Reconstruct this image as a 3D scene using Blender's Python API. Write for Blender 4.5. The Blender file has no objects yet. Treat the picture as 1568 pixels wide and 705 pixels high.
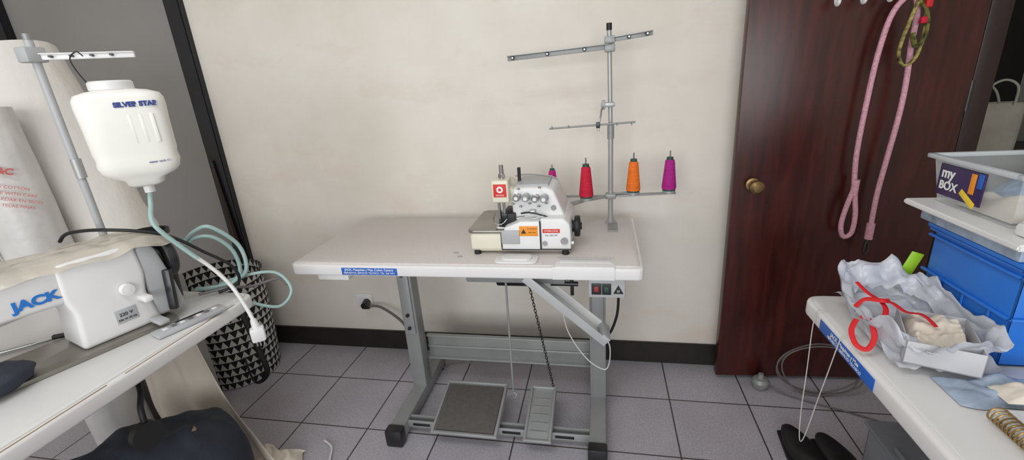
import bpy, bmesh, math, random
from mathutils import Vector, Matrix, noise
random.seed(4)
S=bpy.context.scene
S.view_settings.view_transform='Standard'
S.view_settings.look='None'
S.view_settings.exposure=0.0

def lin(v):
    v/=255.0
    return v/12.92 if v<=0.04045 else ((v+0.055)/1.055)**2.4
def C(r,g,b): return (lin(r),lin(g),lin(b),1)

# ---------------- materials ----------------
def nmat(name,col,rough=.5,metal=0,var=.06,scale=12,bump=0,bscale=None,trans=0,alpha=1,stretch=(1,1,1),detail=4,spec=.5):
    m=bpy.data.materials.new(name); m.use_nodes=True
    nt=m.node_tree; N=nt.nodes; L=nt.links
    b=N['Principled BSDF']
    tc=N.new('ShaderNodeTexCoord'); mp=N.new('ShaderNodeMapping'); mp.inputs['Scale'].default_value=stretch
    L.new(tc.outputs['Object'],mp.inputs['Vector'])
    nz=N.new('ShaderNodeTexNoise'); nz.inputs['Scale'].default_value=scale; nz.inputs['Detail'].default_value=detail
    L.new(mp.outputs[0],nz.inputs['Vector'])
    cr=N.new('ShaderNodeValToRGB')
    cr.color_ramp.elements[0].position=.3; cr.color_ramp.elements[1].position=.7
    cr.color_ramp.elements[0].color=tuple(min(1,c*(1-var*1.5)) for c in col[:3])+(1,)
    cr.color_ramp.elements[1].color=tuple(min(1,c*(1+var)) for c in col[:3])+(1,)
    L.new(nz.outputs['Fac'],cr.inputs[0]); L.new(cr.outputs[0],b.inputs['Base Color'])
    b.inputs['Roughness'].default_value=rough; b.inputs['Metallic'].default_value=metal
    b.inputs['Specular IOR Level'].default_value=spec
    if trans: b.inputs['Transmission Weight'].default_value=trans
    b.inputs['Alpha'].default_value=alpha
    if bump:
        n2=N.new('ShaderNodeTexNoise'); n2.inputs['Scale'].default_value=bscale or scale*4; n2.inputs['Detail'].default_value=4
        L.new(mp.outputs[0],n2.inputs['Vector'])
        bp=N.new('ShaderNodeBump'); bp.inputs['Strength'].default_value=bump; bp.inputs['Distance'].default_value=.01
        L.new(n2.outputs['Fac'],bp.inputs['Height']); L.new(bp.outputs[0],b.inputs['Normal'])
    return m

def floor_mat():
    m=bpy.data.materials.new('floor_tiles'); m.use_nodes=True
    nt=m.node_tree; N=nt.nodes; L=nt.links; b=N['Principled BSDF']
    tc=N.new('ShaderNodeTexCoord'); mp=N.new('ShaderNodeMapping')
    mp.inputs['Location'].default_value=(-.27+3.03,-1.62+3.04,0)
    L.new(tc.outputs['Object'],mp.inputs['Vector'])
    br=N.new('ShaderNodeTexBrick'); br.offset=0; br.squash=1
    br.inputs['Scale'].default_value=1; br.inputs['Brick Width'].default_value=.303; br.inputs['Row Height'].default_value=.304
    br.inputs['Mortar Size'].default_value=.0030; br.inputs['Mortar Smooth'].default_value=.2; br.inputs['Bias'].default_value=0
    br.inputs['Color1'].default_value=C(192,188,196); br.inputs['Color2'].default_value=C(186,181,189); br.inputs['Mortar'].default_value=C(76,70,70)
    L.new(mp.outputs[0],br.inputs['Vector'])
    nz=N.new('ShaderNodeTexNoise'); nz.inputs['Scale'].default_value=140; nz.inputs['Detail'].default_value=3
    L.new(tc.outputs['Object'],nz.inputs['Vector'])
    nl=N.new('ShaderNodeTexNoise'); nl.inputs['Scale'].default_value=5; nl.inputs['Detail'].default_value=4
    L.new(tc.outputs['Object'],nl.inputs['Vector'])
    r=N.new('ShaderNodeValToRGB'); r.color_ramp.elements[0].position=.35; r.color_ramp.elements[1].position=.65
    r.color_ramp.elements[0].color=(.78,.78,.78,1); r.color_ramp.elements[1].color=(1.0,1.0,1.0,1)
    L.new(nz.outputs['Fac'],r.inputs[0])
    r2=N.new('ShaderNodeValToRGB'); r2.color_ramp.elements[0].position=.3; r2.color_ramp.elements[1].position=.7
    r2.color_ramp.elements[0].color=(.86,.85,.85,1); r2.color_ramp.elements[1].color=(1,1,1,1)
    L.new(nl.outputs['Fac'],r2.inputs[0])
    mx=N.new('ShaderNodeMix'); mx.data_type='RGBA'; mx.blend_type='MULTIPLY'; mx.inputs[0].default_value=1
    L.new(br.outputs['Color'],mx.inputs[6]); L.new(r.outputs[0],mx.inputs[7])
    mx2=N.new('ShaderNodeMix'); mx2.data_type='RGBA'; mx2.blend_type='MULTIPLY'; mx2.inputs[0].default_value=1
    L.new(mx.outputs[2],mx2.inputs[6]); L.new(r2.outputs[0],mx2.inputs[7])
    L.new(mx2.outputs[2],b.inputs['Base Color'])
    b.inputs['Roughness'].default_value=.42
    bp=N.new('ShaderNodeBump'); bp.inputs['Strength'].default_value=.35; bp.inputs['Distance'].default_value=.003; bp.invert=True
    L.new(br.outputs['Fac'],bp.inputs['Height']); L.new(bp.outputs[0],b.inputs['Normal'])
    return m

def wall_mat():
    m=bpy.data.materials.new('plaster_cream'); m.use_nodes=True
    nt=m.node_tree; N=nt.nodes; L=nt.links; b=N['Principled BSDF']
    tc=N.new('ShaderNodeTexCoord')
    nz=N.new('ShaderNodeTexNoise'); nz.inputs['Scale'].default_value=1.6; nz.inputs['Detail'].default_value=6; nz.inputs['Roughness'].default_value=.6
    L.new(tc.outputs['Object'],nz.inputs['Vector'])
    r=N.new('ShaderNodeValToRGB'); r.color_ramp.elements[0].position=.3; r.color_ramp.elements[1].position=.68
    r.color_ramp.elements[0].color=C(219,212,200); r.color_ramp.elements[1].color=C(234,230,221)
    e=r.color_ramp.elements.new(.5); e.color=C(227,221,211)
    L.new(nz.outputs['Fac'],r.inputs[0])
    n2=N.new('ShaderNodeTexNoise'); n2.inputs['Scale'].default_value=2.3; n2.inputs['Detail'].default_value=8; n2.inputs['Roughness'].default_value=.7
    mp=N.new('ShaderNodeMapping'); mp.inputs['Scale'].default_value=(1,1,2.2); mp.inputs['Location'].default_value=(3,1,.4)
    L.new(tc.outputs['Object'],mp.inputs[0]); L.new(mp.outputs[0],n2.inputs['Vector'])
    r2=N.new('ShaderNodeValToRGB'); r2.color_ramp.elements[0].position=.54; r2.color_ramp.elements[1].position=.72
    r2.color_ramp.elements[0].color=(0,0,0,1); r2.color_ramp.elements[1].color=(.6,.6,.6,1)
    L.new(n2.outputs['Fac'],r2.inputs[0])
    mx=N.new('ShaderNodeMix'); mx.data_type='RGBA'
    L.new(r2.outputs[0],mx.inputs[0]); L.new(r.outputs[0],mx.inputs[6]); mx.inputs[7].default_value=C(222,203,190)
    L.new(mx.outputs[2],b.inputs['Base Color']); b.inputs['Roughness'].default_value=.75
    n3=N.new('ShaderNodeTexNoise'); n3.inputs['Scale'].default_value=9; n3.inputs['Detail'].default_value=6
    L.new(tc.outputs['Object'],n3.inputs['Vector'])
    bp=N.new('ShaderNodeBump'); bp.inputs['Strength'].default_value=.18; bp.inputs['Distance'].default_value=.01
    L.new(n3.outputs['Fac'],bp.inputs['Height']); L.new(bp.outputs[0],b.inputs['Normal'])
    return m

def tri_mat():
    m=bpy.data.materials.new('triangle_weave'); m.use_nodes=True
    nt=m.node_tree; N=nt.nodes; L=nt.links; b=N['Principled BSDF']
    uv=N.new('ShaderNodeUVMap'); uv.uv_map='UVMap'
    sp=N.new('ShaderNodeSeparateXYZ'); L.new(uv.outputs[0],sp.inputs[0])
    def M(op,a,bb=None):
        n=N.new('ShaderNodeMath'); n.operation=op
        for i,x in enumerate((a,bb)):
            if x is None: continue
            if isinstance(x,(int,float)): n.inputs[i].default_value=x
            else: L.new(x,n.inputs[i])
        return n.outputs[0]
    fx=M('FRACT',M('MULTIPLY',sp.outputs[0],34.0)); fy=M('FRACT',M('MULTIPLY',sp.outputs[1],15.0))
    tri=M('MULTIPLY',M('ABSOLUTE',M('SUBTRACT',fx,.5)),2.0)
    f=M('GREATER_THAN',M('ADD',tri,M('MULTIPLY',fy,1.1)),1.0)
    mx=N.new('ShaderNodeMix'); mx.data_type='RGBA'; L.new(f,mx.inputs[0])
    mx.inputs[6].default_value=C(205,202,196); mx.inputs[7].default_value=C(22,22,26)
    L.new(mx.outputs[2],b.inputs['Base Color']); b.inputs['Roughness'].default_value=.8
    return m

WALL=wall_mat(); FLOOR=floor_mat(); TRI=tri_mat()
GREYW=nmat('matte_grey',C(150,147,144),.7,var=.05,scale=2,bump=.1)  # mid grey for the alcove wall and the storage cabinet
CEIL=nmat('ceiling_paint',C(228,226,222),.8,var=.03,scale=2)
SKIRT=nmat('skirting_dark',C(40,33,31),.5,var=.2,scale=10)
BLACKP=nmat('painted_black',C(24,26,32),.35,var=.2,scale=6)
WOOD=nmat('mahogany_door',C(66,23,18),.3,var=.35,scale=7,stretch=(6,6,.7),detail=8)
WOODD=nmat('mahogany_dark',C(38,16,14),.4,var=.3,scale=7,stretch=(5,5,.8))
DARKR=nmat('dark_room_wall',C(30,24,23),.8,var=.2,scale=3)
WHITE=nmat('laminate_white',C(228,227,226),.35,var=.02,scale=3)
WHITEP=nmat('plastic_white',C(232,232,232),.35,var=.02,scale=5)
CREAM=nmat('enamel_cream',C(228,224,205),.3,var=.02,scale=5)
TOPG=nmat('laminate_top',C(212,205,202),.32,var=.03,scale=120,detail=2)
STEEL=nmat('steel_grey_paint',C(150,152,151),.42,metal=.25,var=.06,scale=9)
STEELL=nmat('steel_light',C(172,174,174),.35,metal=.4,var=.05,scale=9)
CHROME=nmat('chrome',C(190,190,190),.2,metal=.95,var=.08,scale=20)
DMETAL=nmat('metal_plate',C(150,146,138),.3,metal=.7,var=.08,scale=14)
BLACK=nmat('rubber_black',C(24,24,26),.5,var=.15,scale=20)
RUBG=nmat('pedal_rubber',C(92,88,84),.75,var=.1,scale=60,bump=.25,bscale=240)
SCREWM=nmat('dark_steel',C(70,70,72),.35,metal=.8,var=.1,scale=20)
ORANGE=nmat('sticker_orange',C(240,150,40),.5,var=.03)
REDS=nmat('sticker_red',C(214,50,40),.5,var=.03)
REDB=nmat('button_dark_red',C(150,52,46),.45,var=.03)
REDP=nmat('print_red_faded',C(196,96,92),.6,var=.05)
BLUES=nmat('sticker_blue',C(38,98,190),.45,var=.05)
PAPER=nmat('sticker_white',C(238,238,236),.5,var=.02)
BLUET=nmat('lettering_blue',C(40,120,205),.4,var=.03)
NAVYT=nmat('lettering_navy',C(24,52,130),.4,var=.03)
TRED=nmat('thread_red',C(205,24,58),.7,var=.15,scale=30,stretch=(1,1,14),bump=.4,bscale=40)
TMAG=nmat('thread_magenta',C(206,26,140),.7,var=.15,scale=30,stretch=(1,1,14),bump=.4,bscale=40)
TPUR=nmat('thread_purple',C(176,24,136),.7,var=.15,scale=30,stretch=(1,1,14),bump=.4,bscale=40)
TORA=nmat('thread_orange',C(246,120,30),.7,var=.15,scale=30,stretch=(1,1,14),bump=.4,bscale=40)
TGRN=nmat('cone_green',C(40,80,70),.5)
BRASS=nmat('brass',C(150,122,84),.35,metal=.85,var=.2)
PINK=nmat('rope_pink',C(222,166,182),.8,var=.15,scale=120,bump=.5,bscale=200)
MULTI=nmat('webbing_pattern',C(150,140,80),.8,var=.9,scale=60)
OLIVE=nmat('webbing_olive',C(120,120,60),.8,var=.6,scale=60)
TEAL=nmat('hose_teal',C(158,186,182),.3,var=.05)
CORDW=nmat('cord_white',C(225,226,224),.4,var=.03)
STRG=nmat('string_grey',C(196,192,188),.7,var=.05)
CORDG=nmat('cord_grey',C(110,104,104),.5,var=.05)
TANK=nmat('tank_plastic',C(238,237,230),.35,var=.02,scale=5)
ROLL=nmat('fabric_roll_white',C(232,228,222),.85,var=.05,scale=6,bump=.2,bscale=60,stretch=(1,1,.3))
POLY=nmat('roll_wrap',C(216,214,212),.35,var=.08,scale=8,bump=.4,bscale=14)
COVER=nmat('cover_plastic',C(216,208,194),.22,var=.10,scale=9,bump=.5,bscale=18,alpha=.72)
CLOTH=nmat('cloth_cream',C(222,212,198),.85,var=.06,scale=6,bump=.2,bscale=20)
NAVY=nmat('bag_navy',C(44,50,62),.75,var=.15,scale=14,bump=.15,bscale=90)
BAGPL=nmat('bag_polythene',C(212,215,223),.22,var=.08,scale=10,bump=.6,bscale=16,alpha=.75)
CARD=nmat('box_grey_card',C(190,190,194),.6,var=.06)
BLUEC=nmat('crate_blue',C(40,118,214),.4,var=.06,scale=6)
BLUEF=nmat('cloth_blue_glitter',C(112,150,186),.6,var=.35,scale=70,bump=.5,bscale=60)
BLUEP=nmat('poly_blue_grey',C(164,180,200),.3,var=.2,scale=24,bump=.6,bscale=24)
CLEAR=nmat('clear_plastic',C(222,228,230),.12,var=.02,alpha=.34)
CLEARR=nmat('clear_plastic_rim',C(214,220,224),.2,var=.02,alpha=.7)
SMOKE=nmat('smoke_plastic',C(130,134,140),.25,var=.06,alpha=.75)
LIME=nmat('lime_plastic',C(170,224,50),.4)
PURP=nmat('label_purple',C(52,30,84),.4)
YEL=nmat('yellow_plastic',C(240,205,50),.4)
TOTE=nmat('tote_grey',C(150,146,134),.85,var=.12)
GOLD=nmat('spiral_gold',C(170,140,90),.3,metal=.9)
REDR=nmat('ribbon_red',C(206,26,32),.6,var=.1)
GREYP=nmat('panel_grey',C(176,178,180),.4,var=.03)
CARDB=nmat('cardboard',C(176,148,112),.8,var=.08)

# ---------------- geometry helpers ----------------
class G:
    def __init__(s,name,loc=(0,0,0),rot=0,local=False):
        s.e=bpy.data.objects.new(name,None); s.e.empty_display_size=.05
        S.collection.objects.link(s.e); s.e.location=loc; s.e.rotation_euler=(0,0,rot)
        s.off=Vector((0,0,0)) if local else Vector(loc)
    def add(s,name,verts,faces,mat,smooth=True,ang=35):
        me=bpy.data.meshes.new(name)
        me.from_pydata([tuple(Vector(v)-s.off) for v in verts],[],faces); me.update()
        bm=bmesh.new(); bm.from_mesh(me); bmesh.ops.recalc_face_normals(bm,faces=bm.faces); bm.to_mesh(me); bm.free()
        me.materials.append(mat)
        if smooth:
            for p in me.polygons: p.use_smooth=True
            me.set_sharp_from_angle(angle=math.radians(ang))
        o=bpy.data.objects.new(name,me); S.collection.objects.link(o); o.parent=s.e
        return o
    def bm(s,name,bm,mat,ang=35):
        vs=[v.co.copy() for v in bm.verts]; bm.verts.index_update()
        fs=[[v.index for v in f.verts] for f in bm.faces]; bm.free()
        return s.add(name,vs,fs,mat,ang=ang)
    def box(s,name,lo,hi,mat,bev=.003,rot=None,seg=2):
        lo=Vector(lo);hi=Vector(hi);c=(lo+hi)/2;d=hi-lo
        bm=bmesh.new(); bmesh.ops.create_cube(bm,size=1)
        for v in bm.verts: v.co=Vector((v.co.x*d.x,v.co.y*d.y,v.co.z*d.z))
        if bev: bmesh.ops.bevel(bm,geom=bm.edges[:],offset=min(bev,min(abs(d.x),abs(d.y),abs(d.z))*.45),segments=seg,affect='EDGES',profile=.5)
        M=Matrix.Translation(c)
        if rot is not None: M=M@(rot if isinstance(rot,Matrix) else Matrix.Rotation(rot,4,'Z'))
        bmesh.ops.transform(bm,matrix=M,verts=bm.verts)
        return s.bm(name,bm,mat)
    def beam(s,name,p1,p2,w,h,mat,bev=.002,up=(0,0,1)):
        p1=Vector(p1);p2=Vector(p2);d=p2-p1;L=d.length;x=d.normalized();u=Vector(up)
        y=u.cross(x); 
        if y.length<1e-4: y=Vector((0,1,0))
        y.normalize(); z=x.cross(y)
        R=Matrix((x,y,z)).transposed().to_4x4()
        c=(p1+p2)/2
        return s.box(name,c-Vector((L/2,w/2,h/2)),c+Vector((L/2,w/2,h/2)),mat,bev,rot=R)
    def cyl(s,name,p1,p2,r1,mat,r2=None,seg=24,cap=True):
        r2=r1 if r2 is None else r2
        p1=Vector(p1);p2=Vector(p2);d=(p2-p1).normalized()
        a=Vector((0,0,1)) if abs(d.z)<.9 else Vector((1,0,0))
        u=d.cross(a).normalized(); v=d.cross(u)
        vs=[];fs=[]
        for p,r in((p1,r1),(p2,r2)):
            for i in range(seg):
                t=2*math.pi*i/seg; vs.append(p+u*math.cos(t)*r+v*math.sin(t)*r)
        for i in range(seg):
            j=(i+1)%seg; fs.append([i,j,seg+j,seg+i])
        if cap: fs.append(list(range(seg))[::-1]); fs.append(list(range(seg,2*seg)))
        return s.add(name,vs,fs,mat)
    def lathe(s,name,c,prof,mat,seg=32,axis='Z'):
        c=Vector(c);vs=[];fs=[];n=len(prof)
        for r,h in prof:
            for i in range(seg):
                t=2*math.pi*i/seg
                a,b=r*math.cos(t),r*math.sin(t)
                vs.append(c+(Vector((a,b,h)) if axis=='Z' else Vector((h,a,b)) if axis=='X' else Vector((a,h,b))))
        for k in range(n-1):
            for i in range(seg):
                j=(i+1)%seg; fs.append([k*seg+i,k*seg+j,(k+1)*seg+j,(k+1)*seg+i])
        fs.append(list(range(seg))); fs.append(list(range((n-1)*seg,n*seg)))
        return s.add(name,vs,fs,mat)
    def tube(s,name,pts,r,mat,closed=False,seg=10,sub=8,flat=1.0):
        P=[Vector(p) for p in pts]; out=[]
        n=len(P)
        if n==2: out=P
        else:
            rng=range(n if closed else n-1)
            for i in rng:
                g=lambda k:P[k%n] if closed else P[max(0,min(n-1,k))]
                p0,p1,p2,p3=g(i-1),g(i),g(i+1),g(i+2)
                for q in range(sub):
                    t=q/sub
                    out.append(.5*((2*p1)+(p2-p0)*t+(2*p0-5*p1+4*p2-p3)*t*t+(3*p1-p0-3*p2+p3)*t**3))
            if not closed: out.append(P[-1])
        m=len(out); vs=[];fs=[];u=None
        for i in range(m):
            a=out[(i-1)%m] if closed else out[max(0,i-1)]; b=out[(i+1)%m] if closed else out[min(m-1,i+1)]
            d=(b-a); d=d.normalized() if d.length>1e-9 else Vector((0,0,1))
            if u is None:
                u=d.cross(Vector((0,0,1))) if abs(d.z)<.9 else d.cross(Vector((1,0,0)))
            u=(u-d*u.dot(d)); u=u.normalized() if u.length>1e-9 else d.orthogonal().normalized()
            v=d.cross(u)
            for k in range(seg):
                t=2*math.pi*k/seg; vs.append(out[i]+u*math.cos(t)*r+v*math.sin(t)*r*flat)
        for i in range(m if closed else m-1):
            i2=(i+1)%m
            for k in range(seg):
                k2=(k+1)%seg; fs.append([i*seg+k,i*seg+k2,i2*seg+k2,i2*seg+k])
        if not closed: fs.append(list(range(seg))[::-1]); fs.append(list(range((m-1)*seg,m*seg)))
        return s.add(name,vs,fs,mat,ang=60)
    def prism(s,name,prof,lo,hi,mat,axis='Y',bev=.004,seg=2):
        bm=bmesh.new(); f=[]
        for h in (lo,hi):
            f.append([bm.verts.new((p[0],h,p[1]) if axis=='Y' else (h,p[0],p[1]) if axis=='X' else (p[0],p[1],h)) for p in prof])
        n=len(prof)
        bm.faces.new(f[0]); bm.faces.new(f[1][::-1])
        for i in range(n):
            j=(i+1)%n; bm.faces.new([f[0][i],f[0][j],f[1][j],f[1][i]])
        bmesh.ops.recalc_face_normals(bm,faces=bm.faces)
        if bev: bmesh.ops.bevel(bm,geom=bm.edges[:],offset=bev,segments=seg,affect='EDGES',profile=.5)
        return s.bm(name,bm,mat)
    def grid(s,name,nu,nv,f,mat,thick=0.0,sub=0):
        vs=[];fs=[]
        for i in range(nu+1):
            for j in range(nv+1): vs.append(f(i/nu,j/nv))
        for i in range(nu):
            for j in range(nv):
                a=i*(nv+1)+j; fs.append([a,a+1,a+nv+2,a+nv+1])
        o=s.add(name,vs,fs,mat,ang=70)
        if thick:
            md=o.modifiers.new('s','SOLIDIFY'); md.thickness=thick
        return o
    def loft(s,name,c,levels,mat,n=40,e=4,sub=0):
        c=Vector(c);vs=[];fs=[]
        for lv in levels:
            z,wx,wy=lv[:3]; ox,oy=(lv[3],lv[4]) if len(lv)>3 else (0,0)
            for i in range(n):
                t=2*math.pi*i/n; ct,st=math.cos(t),math.sin(t)
                x=math.copysign(abs(ct)**(2/e),ct)*wx; y=math.copysign(abs(st)**(2/e),st)*wy
                vs.append(c+Vector((x+ox,y+oy,z)))
        for k in range(len(levels)-1):
            for i in range(n):
                j=(i+1)%n; fs.append([k*n+i,k*n+j,(k+1)*n+j,(k+1)*n+i])
        fs.append(list(range(n))); fs.append(list(range((len(levels)-1)*n,len(levels)*n)))
        return s.add(name,vs,fs,mat,ang=50)
    def text(s,name,txt,loc,rz,size,mat,rx=math.pi/2,roll=0,ext=.0004,bold=0,align='CENTER',sx=1):
        cu=bpy.data.curves.new(name,'FONT'); cu.body=txt; cu.size=size; cu.extrude=ext; cu.offset=bold
        cu.align_x=align; cu.align_y='CENTER'
        t=bpy.data.objects.new(name+'_c',cu); S.collection.objects.link(t)
        bpy.context.view_layer.update()
        me=bpy.data.meshes.new_from_object(t.evaluated_get(bpy.context.evaluated_depsgraph_get()))
        bpy.data.objects.remove(t); me.materials.clear(); me.materials.append(mat)
        M=Matrix.Rotation(rz,4,'Z')@Matrix.Rotation(rx,4,'X')@Matrix.Rotation(roll,4,'Z')@Matrix.Diagonal((sx,1,1,1))
        me.transform(Matrix.Translation(Vector(loc)-s.off)@M)
        o=bpy.data.objects.new(name,me); S.collection.objects.link(o); o.parent=s.e; return o

def nz(x,y,z,sc=1): return noise.noise(Vector((x*sc,y*sc,z*sc)))

def single(name,lo,hi,mat,bev=0):
    lo=Vector(lo);hi=Vector(hi);c=(lo+hi)/2;d=hi-lo
    bm=bmesh.new(); bmesh.ops.create_cube(bm,size=1)
    for v in bm.verts: v.co=Vector((v.co.x*d.x,v.co.y*d.y,v.co.z*d.z))+c
    if bev: bmesh.ops.bevel(bm,geom=bm.edges[:],offset=bev,segments=2,affect='EDGES')
    me=bpy.data.meshes.new(name); bm.to_mesh(me); bm.free(); me.materials.append(mat)
    o=bpy.data.objects.new(name,me); S.collection.objects.link(o); return o

# ---------------- room ----------------
WY=1.89
single('floor',(-3.3,-2.7,-.1),(2.6,3.5,0),FLOOR)
single('ceiling',(-3.3,-2.7,2.6),(2.6,3.5,2.7),CEIL)
single('wall_back',(-1.83,WY,0),(1.25,WY+.12,2.6),WALL)
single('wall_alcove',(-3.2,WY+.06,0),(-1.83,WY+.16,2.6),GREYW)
single('wall_left',(-3.3,-2.7,0),(-3.2,WY+.16,2.6),WALL)
single('wall_right',(2.5,-2.7,0),(2.6,3.5,2.6),WALL)
single('wall_passage',(.9,3.4,0),(2.5,3.5,2.6),DARKR)
single('wall_passage_side',(1.0,WY+.12,0),(1.1,3.4,2.6),DARKR)
g=G('wall_front',(-.3,-2.65,0))
for n,lo,hi in (('below',(-3.2,-2.7,0),(2.5,-2.6,.7)),('above',(-3.2,-2.7,2.35),(2.5,-2.6,2.6)),
                ('side_a',(-3.2,-2.7,.7),(-2.3,-2.6,2.35)),('side_b',(1.7,-2.7,.7),(2.5,-2.6,2.35))):
    g.box(n,lo,hi,WALL,0)
g=G('window_1',(-.3,-2.65,1.5))
for n,lo,hi in (('sill',(-2.3,-2.68,.7),(1.7,-2.6,.74)),('head',(-2.3,-2.68,2.31),(1.7,-2.6,2.35)),('jamb_a',(-2.3,-2.68,.74),(-2.25,-2.6,2.31)),
                ('jamb_b',(1.65,-2.68,.74),(1.7,-2.6,2.31)),('mullion',(-.33,-2.68,.74),(-.27,-2.62,2.31))):
    g.box(n,lo,hi,WHITEP,.004)
single('baseboard_back',(-1.80,WY-.015,0),(1.2,WY,.105),SKIRT,.002)
single('trim_post',(-1.89,WY-.03,0),(-1.81,WY+.06,2.6),BLACKP,.004)
single('trim_alcove',(-3.0,WY+.02,0),(-2.90,WY+.06,2.6),BLACKP,.004)
g=G('door_frame',(1.3,WY,0))
g.box('jamb',(1.235,WY-.02,0),(1.30,WY+.14,2.1),WOODD,.004)
g.box('head',(1.235,WY-.02,2.1),(2.2,WY+.14,2.17),WOODD,.004)
g.box('jamb_far',(2.14,WY-.02,0),(2.2,WY+.14,2.1),WOODD,.004)
single('wall_over_door',(1.25,WY,2.17),(2.5,WY+.12,2.6),WALL)
single('wall_beside_door',(2.2,WY,0),(2.5,WY+.12,2.17),WALL)

g=G('door_1',(.85,1.80,0))
g.beam('leaf',(.482,1.795,1.03),(1.205,1.845,1.03),.035,2.02,WOOD,.003)
g.lathe('knob_rose',(.548,1.772,.876),[(.001,0),(.026,0),(.024,-.008),(.012,-.012)],BRASS,axis='Y')
g.lathe('knob',(.548,1.762,.876),[(.012,0),(.013,-.02),(.022,-.026),(.0265,-.038),(.024,-.052),(.015,-.060),(.001,-.061)],BRASS,axis='Y')
for i,z in enumerate((.25,1.15,1.85)): g.cyl('hinge_%d'%i,(1.213,1.838,z-.05),(1.213,1.838,z+.05),.007,SCREWM)

g=G('hook_rack',(.85,1.79,1.50))
g.beam('rail',(.69,1.789,1.525),(1.02,1.811,1.525),.012,.035,WHITEP,.003)
for i in range(4):
    x=.735+i*.076; y=1.789+(x-.69)*.067
    g.tube('hook_%d'%i,[(x,y,1.53),(x,y-.02,1.50),(x,y-.035,1.465),(x,y-.05,1.468),(x,y-.053,1.49)],.006,WHITEP,seg=8)

g=G('dog_leash',(.93,1.765,1.1))
g.tube('rope',[(.885,1.768,.85),(.872,1.765,.98),(.875,1.765,1.166),(.884,1.765,1.32),(.905,1.765,1.43),(.945,1.755,1.475),(.968,1.76,1.42),(.972,1.765,1.33),(.982,1.77,1.2),(.98,1.77,1.09),(.97,1.77,.95),(.962,1.77,.83),(.962,1.77,.70)],.0085,PINK)
g.tube('handle',[(.887,1.768,.86),(.872,1.765,.80),(.862,1.765,.72),(.875,1.765,.672),(.9,1.765,.685),(.903,1.765,.75),(.892,1.766,.82),(.887,1.768,.86)],.0085,PINK)
g.cyl('collar_a',(.887,1.768,.83),(.887,1.768,.885),.012,PINK)
g.cyl('collar_b',(.962,1.77,.66),(.962,1.77,.72),.013,PINK)
g.tube('clip',[(.962,1.77,.66),(.955,1.768,.64),(.952,1.768,.615),(.96,1.768,.60),(.967,1.768,.62),(.962,1.77,.65)],.004,SCREWM)
g=G('dog_collar',(.965,1.745,1.36))
g.tube('band',[(.962,1.745,1.47),(.94,1.735,1.40),(.925,1.735,1.31),(.945,1.735,1.265),(.975,1.735,1.29),(.985,1.735,1.38),(.97,1.745,1.47)],.009,MULTI,flat=.5)
g.tube('band_inner',[(.955,1.738,1.455),(.98,1.728,1.41),(.985,1.728,1.35),(.965,1.728,1.32),(.95,1.73,1.36)],.010,OLIVE,flat=.5)
g.box('buckle',(.962,1.72,1.385),(.985,1.735,1.405),TRED,.004)
g.box('tag_red',(.967,1.72,1.43),(.985,1.735,1.46),REDR,.003)

def stand(g,x1,x2,yf,yb,ym,ztop):
    for i,x in enumerate((x1,x2)):
        g.box('foot_%d'%i,(x-.03,yf+.03,.012),(x+.03,yb,.068),STEEL,.006)
        g.box('foot_cap_%d'%i,(x-.034,yf,0),(x+.034,yf+.045,.074),SCREWM,.008)
        g.box('rear_pad_%d'%i,(x-.03,yb-.04,0),(x+.03,yb-.005,.015),BLACK,.003)
        g.box('upright_web_%d'%i,(x-.028,ym-.03,.06),(x+.028,ym-.026,ztop-.03),STEEL,.001)
        g.box('upright_flange_a_%d'%i,(x-.03,ym-.03,.06),(x-.026,ym+.03,ztop-.03),STEEL,.001)
        g.box('upright_flange_b_%d'%i,(x+.026,ym-.03,.06),(x+.03,ym+.03,ztop-.03),STEEL,.001)
        g.box('upper_slide_%d'%i,(x-.022,ym-.04,.33),(x+.022,ym+.026,ztop-.01),STEELL,.003)
        g.box('top_bracket_%d'%i,(x-.03,yf+.10,ztop-.03),(x+.03,yb-.06,ztop),STEEL,.004)
        for z in (.36,.42,.60):
            g.cyl('bolt_%d_%d'%(i,int(z*100)),(x,ym-.034,z),(x,ym-.048,z),.008,SCREWM,seg=6)

# ---------------- main sewing table ----------------
TX0,TX1,TY0,TY1=-1.077,.122,1.270,1.795
g=G('sewing_table',(-.48,1.53,0))
def rounded(x0,x1,y0,y1,r,n=6):
    p=[]
    for cx,cy,a in ((x1-r,y1-r,0),(x0+r,y1-r,90),(x0+r,y0+r,180),(x1-r,y0+r,270)):
        for i in range(n+1):
            t=math.radians(a+90*i/n); p.append((cx+r*math.cos(t),cy+r*math.sin(t)))
    return p
g.prism('edge_band',rounded(TX0,TX1,TY0,TY1,.02),.706,.746,WHITE,'Z',.006,3)
g.prism('top_laminate',rounded(TX0+.012,TX1-.012,TY0+.014,TY1-.01,.018),.742,.750,TOPG,'Z',.0015)
stand(g,-.785,-.02,1.235,1.76,1.55,.706)
g.box('cross_panel',(-.757,1.605,.160),(-.048,1.610,.275),STEEL,.001)
g.box('cross_lip_top',(-.757,1.590,.270),(-.048,1.610,.277),STEELL,.001)
g.box('cross_lip_bottom',(-.757,1.590,.158),(-.048,1.610,.165),STEELL,.001)
g.box('cross_rib',(-.757,1.598,.212),(-.048,1.606,.222),STEELL,.002)
g.box('pedal_rail_a',(-.757,1.315,.030),(-.048,1.320,.062),STEELL,.001)
g.box('pedal_rail_b',(-.757,1.345,.030),(-.048,1.350,.062),STEELL,.001)
g.box('pedal_rail_floor',(-.757,1.315,.028),(-.048,1.350,.033),STEEL,.001)
for i,x in enumerate((-.70,-.34,-.14)): g.box('rail_slot_%d'%i,(x-.035,1.312,.041),(x+.035,1.3155,.052),BLACK,.002)
g.box('sticker',(-.878,1.2685,.712),(-.674,1.2708,.737),BLUES,.0003)
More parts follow.
